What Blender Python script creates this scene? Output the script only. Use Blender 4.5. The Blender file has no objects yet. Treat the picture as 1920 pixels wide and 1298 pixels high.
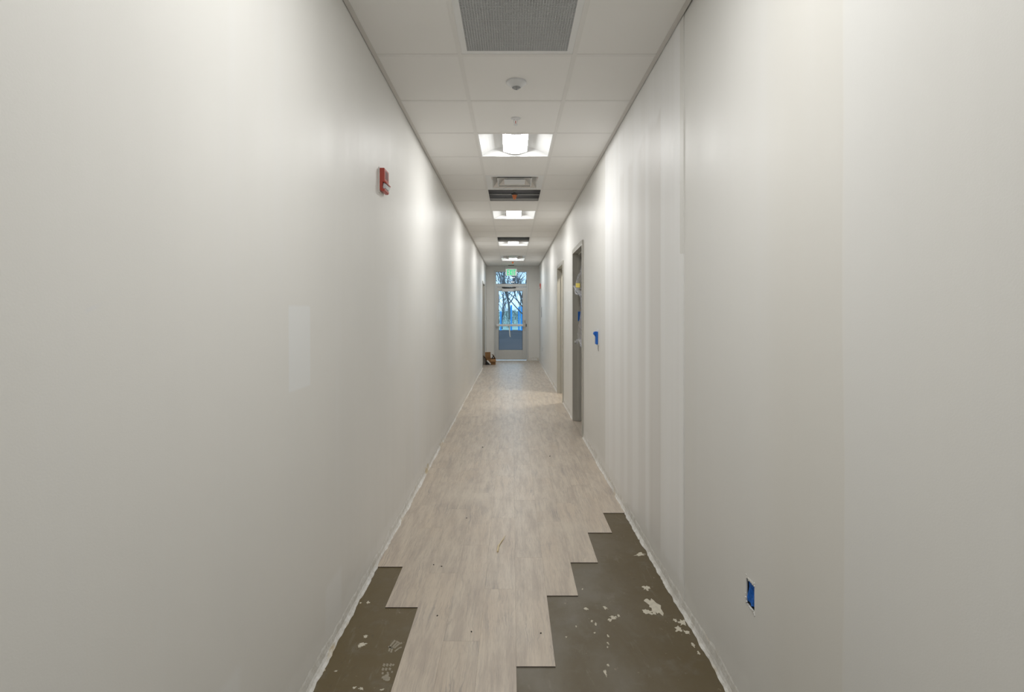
import bpy, math, random
from mathutils import Vector, Matrix
R = random.Random(7)
PI = math.pi
scene = bpy.context.scene
col = scene.collection

# ------------------------------------------------------------------ camera, sky, exposure
F = 991.0                 # focal length in pixels of a 1920 px wide frame
VX, VY = 960.0, 587.5     # vanishing point of the corridor
CZ = 1.379                # eye height
CEIL = 2.749              # ceiling plane
cam_d = bpy.data.cameras.new('camera')
cam = bpy.data.objects.new('camera', cam_d); col.objects.link(cam)
cam.location = (0, 0, CZ); cam.rotation_euler = (PI/2, 0, 0)
cam_d.sensor_width = 36; cam_d.lens = F/1920*36
cam_d.shift_y = -(649-VY)/1920; cam_d.shift_x = 0
cam_d.clip_start = 0.02; cam_d.clip_end = 500
scene.camera = cam
LAMP = 50.0               # radiance of the lit lenses
SKY = 2.0
w = bpy.data.worlds.new('World'); scene.world = w; w.use_nodes = True
bg = w.node_tree.nodes['Background']
bg.inputs[0].default_value = (0.54, 0.79, 1.0, 1); bg.inputs[1].default_value = SKY
vs = scene.view_settings
vs.view_transform = 'Standard'; vs.look = 'None'; vs.gamma = 1; vs.use_curve_mapping = False
vs.exposure = 0.0

# corridor measures
XL, XR = -0.742, 0.788
XRN = 0.7925              # the nearest stretch of the right wall lies a little further back
YSTEP = 2.43
YE = 15.33                # end wall
YB = -3.9                 # behind the camera
T = 0.6096
Y0 = 2.808                # a cross tee; row k runs from Y0+k*T to Y0+(k+1)*T
TL, TR = -0.2778, 0.3318  # main tees
XC = (TL+TR)/2
def row(k): return Y0+k*T
def fl(px, py):           # photo pixel on the floor -> floor point
    Y = F*CZ/(py-VY); return ((px-VX)*Y/F, Y)

# ------------------------------------------------------------------ node materials
class N:
    def __init__(s, name):
        s.m = bpy.data.materials.new(name); s.m.use_nodes = True
        s.t = s.m.node_tree; s.n = s.t.nodes; s.l = s.t.links
        s.b = s.n['Principled BSDF']; s.out = s.n['Material Output']
    def new(s, t): return s.n.new('ShaderNode'+t)
    def put(s, sock, v):
        if isinstance(v, bpy.types.NodeSocket): s.l.new(v, sock)
        elif isinstance(v, (tuple, list)) and len(v) == 3 and sock.type == 'RGBA': sock.default_value = (*v, 1)
        else: sock.default_value = v
    def math(s, op, a, b=0.0, c=0.0, clamp=False):
        n = s.new('Math'); n.operation = op; n.use_clamp = clamp
        s.put(n.inputs[0], a); s.put(n.inputs[1], b); s.put(n.inputs[2], c); return n.outputs[0]
    def mul(s, *a):
        r = a[0]
        for x in a[1:]: r = s.math('MULTIPLY', r, x)
        return r
    def mix(s, f, a, b, mode='MIX'):
        n = s.new('Mix'); n.data_type = 'RGBA'; n.blend_type = mode
        s.put(n.inputs[0], f); s.put(n.inputs[6], a); s.put(n.inputs[7], b); return n.outputs[2]
    def coord(s, which='Object'): return s.new('TexCoord').outputs[which]
    def sep(s, v):
        n = s.new('SeparateXYZ'); s.l.new(v, n.inputs[0]); return n.outputs
    def comb(s, x, y, z):
        n = s.new('CombineXYZ'); s.put(n.inputs[0], x); s.put(n.inputs[1], y); s.put(n.inputs[2], z); return n.outputs[0]
    def scale(s, v, sc):
        n = s.new('VectorMath'); n.operation = 'MULTIPLY'; s.put(n.inputs[0], v); n.inputs[1].default_value = sc; return n.outputs[0]
    def add(s, v, w):
        n = s.new('VectorMath'); n.operation = 'ADD'; s.put(n.inputs[0], v); s.put(n.inputs[1], w); return n.outputs[0]
    def noise(s, v, scale=5, detail=3, rough=.5, dist=0):
        n = s.new('TexNoise'); s.put(n.inputs['Vector'], v); n.inputs['Scale'].default_value = scale
        n.inputs['Detail'].default_value = detail; n.inputs['Roughness'].default_value = rough
        n.inputs['Distortion'].default_value = dist; return n.outputs[0]
    def ss(s, v, a, b):     # smooth step of v from a to b
        n = s.new('MapRange'); n.interpolation_type = 'SMOOTHSTEP'
        s.put(n.inputs[0], v); s.put(n.inputs[1], a); s.put(n.inputs[2], b); return n.outputs[0]
    def band(s, v, a, b, ea, eb=None):   # 1 between a and b with soft edges
        eb = ea if eb is None else eb
        return s.mul(s.ss(v, a-ea, a+ea), s.ss(v, b+eb, b-eb))
    def bump(s, h, strength=.1, dist=.01):
        n = s.new('Bump'); s.put(n.inputs['Height'], h); n.inputs['Strength'].default_value = strength
        n.inputs['Distance'].default_value = dist; s.l.new(n.outputs[0], s.b.inputs['Normal'])
    def done(s, color=None, rough=None, metal=None, spec=None):
        if color is not None: s.put(s.b.inputs['Base Color'], color)
        if rough is not None: s.put(s.b.inputs['Roughness'], rough)
        if metal is not None: s.put(s.b.inputs['Metallic'], metal)
        if spec is not None: s.put(s.b.inputs['Specular IOR Level'], spec)
        return s.m

def plain(name, c, rough=.5, metal=0, spec=.5, var=.06, sc=12):
    k = N(name); v = k.noise(k.coord(), sc, 3)
    a = tuple(x*(1-var) for x in c); b = tuple(min(1, x*(1+var)) for x in c)
    return k.done(k.mix(v, a, b), rough, metal, spec)

PAINT = (.785, .778, .748)
def wall_mat(name, side):
    k = N(name); p = k.coord(); s = k.sep(p); y, z = s[1], s[2]
    wob = k.math('SUBTRACT', k.noise(k.comb(0, k.mul(y, 3.0), k.mul(z, 1.3)), 1.0, 2), .5)
    yw = k.math('ADD', y, k.mul(wob, .03)); zw = k.math('ADD', z, k.mul(wob, .25))
    cloud = k.noise(k.comb(0, y, k.mul(z, .6)), .9, 3)
    c = k.mix(k.ss(cloud, .3, .7), PAINT, tuple(x*1.05 for x in PAINT))
    streak = k.noise(k.comb(0, k.mul(y, 7.0), k.mul(z, .22)), 1.0, 3, .6)
    c = k.mix(k.mul(k.ss(streak, .55, .75), .28), c, (.83, .83, .82))
    if side == 'R':
        # bare filled drywall between two stretches of painted wall
        hi = k.ss(zw, 1.68, 1.70)
        edge = k.math('ADD', YSTEP, k.mul(hi, .05))
        m = k.mul(k.ss(y, k.math('SUBTRACT', edge, .004), k.math('ADD', edge, .004)), k.ss(y, 4.49, 4.44))
        mud = k.mix(k.ss(streak, .35, .7), (.895, .895, .885), (.935, .94, .94))
        for a, b, ea, eb, zt, st in ((2.80, 3.04, .02, .05, 2.44, .75), (3.12, 3.30, .03, .05, 2.40, .5),
                                     (3.46, 3.60, .04, .04, 2.38, .45), (3.72, 3.86, .05, .06, 2.36, .4), (4.05, 4.16, .05, .05, 2.3, .25)):
            bm = k.mul(k.band(yw, a, b, ea, eb), k.ss(zw, zt+.03, zt-.03), st*.8)
            mud = k.mix(bm, mud, (.735, .715, .685))
        # wide paint bands close to the camera
        c = k.mix(k.mul(k.ss(yw, 1.262, 1.27), k.ss(yw, 1.72, 1.50), .5), c, (.76, .74, .685))
        c = k.mix(k.mul(k.ss(y, 1.262, 1.255), k.ss(y, .9, 1.2), .35), c, (.80, .805, .795))
        c = k.mix(k.mul(k.band(yw, 1.75, 2.3, .2), .25), c, (.80, .80, .79))
        c = k.mix(m, c, mud)
    if side == 'L':
        def patch(a, b, z0, z1, e, st, cc):
            return k.mul(k.band(yw, a, b, e), k.band(z, z0, z1, e), st), cc
        for a, b, z0, z1, e, st, cc in ((1.755, 1.94, 1.115, 1.405, .006, .8, (.855, .87, .87)),
                                        (2.11, 2.30, .0, .28, .02, .5, (.86, .87, .87)),
                                        (1.30, 1.44, .0, .42, .02, .5, (.86, .87, .87)),
                                        (2.25, 2.62, 2.10, 2.32, .06, .3, (.83, .81, .785)),
                                        (3.15, 3.45, 1.05, 1.6, .06, .25, (.86, .87, .87)),
                                        (5.2, 5.7, 1.3, 1.5, .05, .4, (.88, .89, .89)),
                                        (4.0, 4.25, .1, .9, .06, .3, (.82, .83, .84))):
            m, cc = patch(a, b, z0, z1, e, st, cc); c = k.mix(m, c, cc)
        # a pale scrape
        d = k.math('ADD', k.math('SUBTRACT', z, 1.388), k.mul(k.math('SUBTRACT', y, .935), -.35))
        m = k.mul(k.band(d, -.004, .004, .002), k.band(y, .92, .955, .008), k.ss(streak, .3, .6))
        c = k.mix(m, c, (.8, .8, .79))
    if side != 'E':
        fn = k.noise(k.comb(0, k.mul(y, 6.5), k.mul(z, 4)), 1.0, 4, .6)
        lim = k.math('ADD', .05, k.mul(fn, .16))
        c = k.mix(k.mul(k.ss(z, k.math('ADD', lim, .02), k.math('SUBTRACT', lim, .035)), .75), c, (.85, .845, .82))
    # small scuffs
    sp = k.noise(k.comb(0, k.mul(y, 9), k.mul(z, 9)), 1.0, 6, .7)
    c = k.mix(k.mul(k.ss(sp, .735, .78), .5), c, (.45, .43, .40))
    roller = k.noise(p, 260, 2)
    wave = k.noise(k.comb(0, k.mul(y, 3.2), k.mul(z, .12)), 1.0, 2, .45)
    fine = k.noise(k.comb(0, k.mul(y, 14), k.mul(z, .3)), 1.0, 2, .5)
    h = k.math('ADD', k.math('ADD', k.mul(wave, 1.0), k.mul(fine, .055)), k.mul(roller, .010))
    k.bump(h, .55, .02)
    return k.done(c, k.math('ADD', .40, k.mul(streak, .16)), 0, .45)
M = {}
M['wall_l'] = wall_mat('painted_wall_patched', 'L'); M['wall_r'] = wall_mat('painted_wall_filled', 'R'); M['wall_e'] = wall_mat('painted_wall', 'E')

def concrete():
    k = N('stained_concrete'); p = k.coord(); s = k.sep(p)
    n1 = k.noise(p, 2.2, 5, .6, .6); n2 = k.noise(p, 9, 6, .65); n3 = k.noise(k.scale(p, (1, .35, 1)), 40, 4, .6)
    c = k.mix(k.ss(n1, .35, .68), (.112, .086, .042), (.170, .150, .112))
    c = k.mix(k.mul(k.ss(s[0], .0, -.5), .85), c, (.122, .088, .034))
    c = k.mix(k.mul(k.ss(s[0], .35, .72), .85), c, (.105, .076, .031))
    c = k.mix(k.mul(k.ss(n2, .5, .75), .45), c, (.195, .178, .146))
    c = k.mix(k.mul(k.ss(n3, .62, .75), .35), c, (.06, .05, .035))
    n4 = k.noise(p, 26, 5, .75); n5_ = k.noise(k.add(p, (1.7, 4.4, 0)), 3.1, 3, .5)
    c = k.mix(k.mul(k.ss(n4, .655, .71), .7), c, (.42, .37, .28))
    n6 = k.noise(k.add(k.scale(p, (1, .6, 1)), (2.1, 7.7, 0)), 55, 4, .6)
    c = k.mix(k.mul(k.ss(n6, .70, .74), k.ss(n5_, .45, .6), .8), c, (.50, .46, .37))
    n7 = k.noise(k.scale(k.add(p, (0, 3.3, 0)), (1, .25, 1)), 16, 5, .7, 1.5)
    c = k.mix(k.mul(k.ss(n7, .58, .70), .35), c, (.23, .205, .16))
    n5 = k.noise(k.add(p, (5.3, 1.2, 0)), 2.7, 4, .55)
    c = k.mix(k.mul(k.ss(n5, .58, .75), .35), c, (.19, .185, .165))
    k.bump(k.math('ADD', k.mul(n2, .6), k.mul(n4, .5)), .25, .004)
    return k.done(c, k.math('ADD', .30, k.mul(n2, .35)), 0, .5)
M['concrete'] = concrete()

def wood():
    k = N('weathered_oak_plank'); p = k.coord(); oi = k.new('ObjectInfo')
    r = oi.outputs['Random']
    off = k.comb(k.mul(r, 31.0), k.mul(r, 57.0), k.mul(r, 17.0))
    q = k.add(p, off); s = k.sep(q)
    warp = k.noise(k.comb(k.mul(s[0], 9), k.mul(s[1], 2.6), r), 1.0, 4, .6)
    x = k.math('ADD', s[0], k.mul(k.math('SUBTRACT', warp, .5), .11))
    rings = k.noise(k.comb(k.mul(x, 110), k.mul(s[1], 1.6), 0), 1.0, 3, .6)
    pores = k.noise(k.comb(k.mul(s[0], 420), k.mul(s[1], 11), 0), 1.0, 3, .6)
    blot = k.noise(k.comb(k.mul(s[0], 20), k.mul(s[1], 2.6), 3), 1.0, 5, .65)
    knot = k.noise(k.comb(k.mul(s[0], 7), k.mul(s[1], 2.4), 9), 1.0, 2, .5)
    warm = k.noise(k.comb(k.mul(s[0], 5), k.mul(s[1], 1.3), 14), 1.0, 2, .5)
    c = k.mix(k.ss(blot, .36, .66), (.605, .530, .438), (.470, .402, .338))
    c = k.mix(k.mul(k.ss(warm, .45, .68), .5), c, (.585, .49, .39))
    c = k.mix(k.mul(k.ss(rings, .46, .70), k.math('ADD', .24, k.mul(k.ss(knot, .50, .68), .5))), c, (.30, .262, .238))
    c = k.mix(k.mul(k.ss(knot, .60, .78), .35), c, (.34, .305, .285))
    c = k.mix(k.mul(k.ss(pores, .50, .70), .46), c, (.30, .252, .215))
    tint = k.math('ADD', .97, k.mul(r, .06))
    c = k.mix(1.0, c, k.comb(tint, tint, tint), 'MULTIPLY')
    dust = k.noise(k.new('NewGeometry').outputs['Position'], 1.7, 5, .6)
    c = k.mix(k.mul(k.ss(dust, .48, .75), .40), c, (.63, .57, .485))
    k.bump(k.math('ADD', pores, k.mul(rings, .4)), .10, .0015)
    return k.done(c, k.math('ADD', .30, k.mul(blot, .16)), 0, .42)
M['wood'] = wood()
M['plank_edge'] = plain('plank_core', (.10, .085, .075), .7)

def tilemat():
    k = N('ceiling_tile'); p = k.coord()
    n = k.noise(p, 190, 4, .7); big = k.noise(p, 3, 2)
    c = k.mix(big, (.915, .905, .88), (.93, .92, .90))
    k.bump(n, .12, .002)
    return k.done(c, .85, 0, .2)
M['tile'] = tilemat()
M['grid'] = plain('grid_enamel', (.86, .85, .825), .45, 0, .4, .02)
M['angle'] = plain('wall_angle_enamel', (.72, .70, .665), .5, 0, .4, .03)
M['enamel'] = plain('white_enamel', (.88, .89, .89), .30, 0, .5, .015)
M['plastic'] = plain('white_plastic', (.80, .81, .82), .35, 0, .5, .02)
M['greyplastic'] = plain('grey_lens_plastic', (.36, .37, .38), .25, 0, .5, .05)
M['egg'] = plain('eggcrate_white', (.80, .81, .81), .4, 0, .5, .06)
M['alu_cone'] = plain('satin_aluminium', (.74, .75, .75), .22, .75, .5, .05, 20)
M['alu'] = plain('anodised_aluminium', (.60, .61, .60), .38, .35, .5, .03, 20)
M['alu_light'] = plain('threshold_light_tone', (.86, .86, .86), .3, .3, .5, .03, 20)  # aluminium toned near white to stand in for light under the door
M['steel'] = plain('brushed_steel', (.55, .54, .52), .3, .9, .5, .1, 30)
M['galv'] = plain('galvanised_steel', (.42, .44, .46), .4, .8, .5, .2, 10)
M['darkmetal'] = plain('dark_metal', (.05, .055, .055), .45, .3)
M['dark'] = plain('plenum_grey', (.32, .32, .34), .85, 0, .2, .25, 5)
M['foil'] = plain('foil_insulation', (.72, .72, .75), .6, 0, .5, .15, 8)  # pale tone of the added ducts, lightens the open ceiling gaps
M['rubber'] = plain('black_gasket', (.02, .02, .025), .6)
M['frame'] = plain('grey_frame_paint', (.50, .485, .435), .42, 0, .5, .07, 6)
M['frame_dust'] = plain('dusty_frame_edge', (.68, .67, .63), .75, 0, .3, .15, 40)
M['red'] = plain('red_alarm_plastic', (.46, .065, .045), .35, 0, .5, .04)
M['clear'] = plain('strobe_lens', (.72, .75, .78), .12, 0, .6, .05)
M['redbulb'] = plain('red_glass_bulb', (.65, .03, .03), .2)
M['orange'] = plain('orange_cap', (.90, .28, .10), .45)
M['blue_tape'] = plain('blue_masking_tape', (.014, .145, .58), .5, 0, .4, .3, 60)
M['yellow'] = plain('yellow_tape', (.85, .68, .06), .5, 0, .4, .1, 30)
M['paper'] = plain('white_paper', (.82, .81, .78), .7)
M['black'] = plain('black_film', (.012, .012, .012), .5)
M['splinter'] = plain('pale_wood', (.74, .63, .42), .7, 0, .3, .2, 60)
M['crumb'] = plain('dark_crumb', (.05, .045, .04), .8)
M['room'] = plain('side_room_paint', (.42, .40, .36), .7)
M['room_dark'] = plain('dark_room_surface', (.06, .055, .05), .8)  # near-black colour carries the shade of the unlit side rooms

def cardboard():
    k = N('cardboard'); p = k.coord(); n = k.noise(k.scale(p, (1, 1, 8)), 30, 3)
    return k.done(k.mix(n, (.27, .145, .062), (.36, .205, .095)), .8, 0, .2)
M['card'] = cardboard()
def plaster():
    k = N('rough_gypsum'); p = k.coord(); n = k.noise(p, 26, 5, .65); n2 = k.noise(k.scale(p, (1, .35, 1)), 9, 4, .6)
    c = k.mix(k.ss(n, .3, .7), (.70, .68, .63), (.87, .865, .84))
    c = k.mix(k.mul(k.ss(n2, .60, .72), .7), c, (.55, .43, .22))
    k.bump(n, .6, .006)
    return k.done(c, .85, 0, .25)
M['plaster'] = plaster()
M['splat'] = plain('dried_filler', (.62, .58, .48), .8, 0, .25, .25, 60)
M['print'] = plain('dusty_print', (.33, .30, .235), .8, 0, .25, .3, 90)
M['haze'] = plain('dusty_smear', (.20, .185, .15), .7, 0, .3, .3, 40)

def glass():
    k = N('door_glass'); t = k.new('BsdfTransparent'); g = k.new('BsdfGlossy'); f = k.new('Fresnel'); mx = k.new('MixShader')
    t.inputs[0].default_value = (.90, .96, 1.0, 1); g.inputs[1].default_value = .02; f.inputs[0].default_value = 1.45
    k.l.new(f.outputs[0], mx.inputs[0]); k.l.new(t.outputs[0], mx.inputs[1]); k.l.new(g.outputs[0], mx.inputs[2])
    k.l.new(mx.outputs[0], k.out.inputs[0]); return k.m
M['glass'] = glass()
def sheet():
    k = N('clear_plastic_sheet'); p = k.coord()
    t = k.new('BsdfTransparent'); t.inputs[0].default_value = (.93, .94, .96, 1)
    d = k.new('BsdfDiffuse'); d.inputs[0].default_value = (.80, .81, .86, 1)
    g = k.new('BsdfGlossy'); g.inputs[1].default_value = .18
    m1 = k.new('MixShader'); m1.inputs[0].default_value = .3; m2 = k.new('MixShader')
    f = k.ss(k.noise(p, 9, 3), .3, .7); k.l.new(k.math('ADD', .30, k.mul(f, .2)), m2.inputs[0])
    k.l.new(d.outputs[0], m1.inputs[1]); k.l.new(g.outputs[0], m1.inputs[2])
    k.l.new(t.outputs[0], m2.inputs[1]); k.l.new(m1.outputs[0], m2.inputs[2]); k.l.new(m2.outputs[0], k.out.inputs[0]); return k.m
M['sheet'] = sheet()
def emit(name, c, st, base=(.8, .8, .8)):
    k = N(name); k.b.inputs['Emission Color'].default_value = (*c, 1); k.b.inputs['Emission Strength'].default_value = st
    return k.done(base, .4)
M['lens'] = emit('lit_lens', (1.0, .995, .98), LAMP)
M['lens_warm'] = emit('lit_lens_warm', (1.0, .93, .80), LAMP*2.2)
M['exit_green'] = emit('lit_exit_green', (.02, .62, .24), .9, (.02, .5, .2))
M['exit_panel'] = emit('lit_exit_panel', (.78, .9, .84), .35, (.7, .75, .73))
M['acrylic'] = plain('sign_acrylic', (.60, .62, .61), .2, 0, .5, .03)

def ground(name, c1, c2, sc, rough=.9):
    k = N(name); n = k.noise(k.coord(), sc, 5, .6)
    return k.done(k.mix(k.ss(n, .3, .7), c1, c2), rough, 0, .3)
M['asphalt'] = ground('asphalt', (.018, .013, .016), (.030, .022, .025), .8)
M['grass'] = ground('frosty_grass', (.22, .33, .27), (.42, .52, .46), .5)
M['far'] = ground('far_field', (.45, .52, .52), (.62, .68, .68), .2)
M['bark'] = ground('bark', (.075, .075, .08), (.15, .145, .15), 6)
M['twig'] = ground('twig', (.10, .13, .13), (.20, .22, .21), 6)
M['bluepost'] = plain('blue_post_paint', (.03, .36, .80), .4)

# ------------------------------------------------------------------ mesh helpers
class MB:
    def __init__(s): s.v = []; s.f = []; s.mi = []
    def quad(s, *p, mi=0):
        b = len(s.v); s.v += [tuple(q) for q in p]; s.f.append(tuple(range(b, b+len(p)))); s.mi.append(mi); return s
    def box(s, x0, x1, y0, y1, z0, z1, mt=None, mi=0):
        b = len(s.v)
        c = [(x, y, z) for z in (z0, z1) for y in (y0, y1) for x in (x0, x1)]
        if mt is not None: c = [tuple(mt @ Vector(q)) for q in c]
        s.v += c
        for f in ((0, 2, 3, 1), (4, 5, 7, 6), (0, 1, 5, 4), (2, 6, 7, 3), (0, 4, 6, 2), (1, 3, 7, 5)):
            s.f.append(tuple(b+i for i in f)); s.mi.append(mi)
        return s
    def prism(s, poly, axis, a, b, mt=None):   # poly of 2D points extruded along an axis
        n = len(poly); o = len(s.v)
        for t in (a, b):
            for (u, v) in poly:
                q = {'x': (t, u, v), 'y': (u, t, v), 'z': (u, v, t)}[axis]
                s.v.append(tuple(mt @ Vector(q)) if mt is not None else q)
        for i in range(n):
            j = (i+1) % n; s.f.append((o+i, o+j, o+n+j, o+n+i)); s.mi.append(0)
        s.f.append(tuple(o+n-1-i for i in range(n))); s.f.append(tuple(o+n+i for i in range(n))); s.mi += [0, 0]
        return s
    def lathe(s, prof, n=24, c=(0, 0, 0)):     # profile (r, z) about z
        o = len(s.v)
        for (r, z) in prof:
            for i in range(n):
                a = 2*PI*i/n; s.v.append((c[0]+r*math.cos(a), c[1]+r*math.sin(a), c[2]+z))
        for k in range(len(prof)-1):
            for i in range(n):
                j = (i+1) % n; s.f.append((o+k*n+i, o+k*n+j, o+(k+1)*n+j, o+(k+1)*n+i)); s.mi.append(0)
        s.f.append(tuple(o+i for i in range(n))); s.f.append(tuple(o+(len(prof)-1)*n+n-1-i for i in range(n))); s.mi += [0, 0]
        return s
    def tube(s, pts, rad, n=6):
        pts = [Vector(p) for p in pts]; o = len(s.v); m = len(pts)
        for i, p in enumerate(pts):
            d = (pts[min(i+1, m-1)]-pts[max(i-1, 0)]).normalized()
            u = d.cross(Vector((0, 0, 1)) if abs(d.z) < .9 else Vector((1, 0, 0))).normalized(); v = d.cross(u)
            r = rad[i] if isinstance(rad, (list, tuple)) else rad
            for k in range(n):
                a = 2*PI*k/n; s.v.append(tuple(p+u*(r*math.cos(a))+v*(r*math.sin(a))))
        for i in range(m-1):
            for k in range(n):
                j = (k+1) % n; s.f.append((o+i*n+k, o+i*n+j, o+(i+1)*n+j, o+(i+1)*n+k)); s.mi.append(0)
        s.f.append(tuple(o+n-1-k for k in range(n))); s.f.append(tuple(o+(m-1)*n+k for k in range(n))); s.mi += [0, 0]
        return s
    def mesh(s, name, *mats, smooth=False):
        me = bpy.data.meshes.new(name); me.from_pydata(s.v, [], s.f)
        for m in mats: me.materials.append(m)
        for p, i in zip(me.polygons, s.mi): p.material_index = i; p.use_smooth = smooth
        me.validate(); me.update(); return me
    def build(s, name, mat, parent=None, smooth=False, bevel=0, loc=None):
        mats = mat if isinstance(mat, (list, tuple)) else [mat]
        o = link(name, s.mesh(name, *mats, smooth=smooth), parent, loc)
        if bevel:
            b = o.modifiers.new('bevel', 'BEVEL'); b.width = bevel; b.segments = 2; b.limit_method = 'ANGLE'
        return o
def link(name, data, parent=None, loc=None):
    o = bpy.data.objects.new(name, data); col.objects.link(o)
    if parent is not None: o.parent = parent
    if loc is not None: o.location = loc
    return o
def tag(o, label, cat=None, group=None, kind=None):
    o['label'] = label
    if cat: o['category'] = cat
    if group: o['group'] = group
    if kind: o['kind'] = kind
    return o
def empty(name, loc=(0, 0, 0), rz=0):
    o = link(name, None, None, loc); o.rotation_euler = (0, 0, rz); o.empty_display_size = .05; return o
def copy_tree(o, parent=None):
    c = o.copy(); col.objects.link(c); c.parent = parent
    for ch in list(o.children): copy_tree(ch, c)
    return c

# ------------------------------------------------------------------ walls with openings
DA = (5.83, 6.80); DB = (8.08, 9.12); DC = (13.22, 14.26); HEAD = 2.185     # outer edges of the door frames
OA, OB, OC = [(a+.03, b-.03, 0, HEAD-.03) for a, b in (DA, DB, DC)]
OUT1 = (1.728, 1.788, .400, .488)       # near outlet cut in the right wall
OUT2 = (13.58, 13.66, .40, .495)        # far outlet
BOX1 = (14.00, 14.10, 1.28, 1.535)      # slot near the end
WT = .14
TOP = 3.55
def side_wall(name, xf, sgn, openings, mat):
    """xf(y): face position; sgn: +1 wall body towards +x"""
    ys = sorted({YB, YE+.15, YSTEP} | {v for o in openings for v in o[:2]} | {i*1.0 for i in range(-3, 15)})
    zs = sorted({-.02, TOP} | {v for o in openings for v in o[2:]})
    zs = [z for z in zs if z != 0]
    b = MB()
    inside = lambda y, z: any(o[0] < y < o[1] and o[2]-.03 < z < o[3] for o in openings if o[2] == 0) or any(o[0] < y < o[1] and o[2] < z < o[3] for o in openings if o[2] > 0)
    for i in range(len(ys)-1):
        for j in range(len(zs)-1):
            y0, y1, z0, z1 = ys[i], ys[i+1], zs[j], zs[j+1]
            ym, zm = (y0+y1)/2, (z0+z1)/2
            if inside(ym, zm): continue
            x = xf(ym); xb = xf(99)+sgn*WT
            b.quad((x, y0, z0), (x, y1, z0), (x, y1, z1), (x, y0, z1)) if sgn < 0 else b.quad((x, y1, z0), (x, y0, z0), (x, y0, z1), (x, y1, z1))
            b.quad((xb, y0, z0), (xb, y1, z0), (xb, y1, z1), (xb, y0, z1))
    for o in openings:
        y0, y1, z0, z1 = o; z0 = z0 if z0 > 0 else -.02
        x = xf((y0+y1)/2); xb = xf(99)+sgn*WT
        b.quad((x, y0, z0), (xb, y0, z0), (xb, y0, z1), (x, y0, z1)); b.quad((x, y1, z0), (xb, y1, z0), (xb, y1, z1), (x, y1, z1))
        b.quad((x, y0, z1), (xb, y0, z1), (xb, y1, z1), (x, y1, z1)); b.quad((x, y0, z0), (xb, y0, z0), (xb, y1, z0), (x, y1, z0))
    if sgn > 0:
        b.quad((XRN, YSTEP, -.02), (XR, YSTEP, -.02), (XR, YSTEP, TOP), (XRN, YSTEP, TOP))
    return b.build(name, mat)
wl = side_wall('wall_left', lambda y: XL, -1, [OC], M['wall_l'])
tag(wl, 'long off-white painted corridor wall with patched spots, on the left', 'wall', kind='structure')
wr = side_wall('wall_right', lambda y: XRN if y < YSTEP else XR, 1, [OA, OB, OUT1, OUT2, BOX1], M['wall_r'])
tag(wr, 'long corridor wall with a white unpainted filler stretch, on the right', 'wall', kind='structure')
# end wall with the exit opening
FX0, FX1, FZ = -.521, .472, 2.622
b = MB()
b.box(XL-.2, FX0, YE, YE+.15, -.02, TOP); b.box(FX1, XR+.2, YE, YE+.15, -.02, TOP); b.box(FX0, FX1, YE, YE+.15, FZ, TOP)
tag(b.build('wall_back', M['wall_e']), 'short grey-white wall around the exit door at the far end', 'wall', kind='structure')
b = MB().box(XL-.2, XR+.2, YB-.12, YB, -.02, TOP)
tag(b.build('wall_front', M['wall_e']), 'plain wall closing the corridor behind the viewer', 'wall', kind='structure')

# ------------------------------------------------------------------ rough gypsum along the wall foot
def foot(name, xw, sgn, spans, hbase, parent, seed):
    r = random.Random(seed); b = MB()
    for (ya, yb) in spans:
        y = ya; prev = None; ph = hbase; pt = .012
        while True:
            ph += (hbase-ph)*.25 + r.uniform(-.008, .008)
            pt += (.009-pt)*.35 + r.uniform(-.0035, .0045); pt = max(.003, pt)
            if r.random() < .03: pt += r.uniform(.004, .012)
            x = xw(y)
            prof = [(x+sgn*.0006, y, ph), (x-sgn*(.0012+r.random()*.0008), y, ph*.80), (x-sgn*(.002+pt*.12), y, ph*.36),
                    (x-sgn*(.003+pt*.45), y, .010+r.random()*.004), (x-sgn*(.005+pt), y, 0.0012)]
            if prev:
                for i in range(4): b.quad(prev[i], y_ := prof[i], prof[i+1], prev[i+1])
            prev = prof
            if y >= yb: break
            y = min(yb, y + (.022 if y < 4 else .06 if y < 8 else .14))
    o = b.build(name, M['plaster'], parent); return o
foot('plaster_edge', lambda y: XL, -1, [(.3, DC[0]), (DC[1], YE)], .062, wl, 3)
foot('plaster_edge', lambda y: XRN if y < YSTEP else XR, 1, [(.3, DA[0]), (DA[1], DB[0]), (DB[1], YE)], .070, wr, 5)
b = MB().box(FX1+.012, XR-.008, YE-.004, YE, 0.004, .10)
tag(b.build('baseboard_back', M['plaster'], None, bevel=.002), 'pale unpainted strip at the wall foot right of exit door', 'baseboard', kind='structure')

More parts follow.
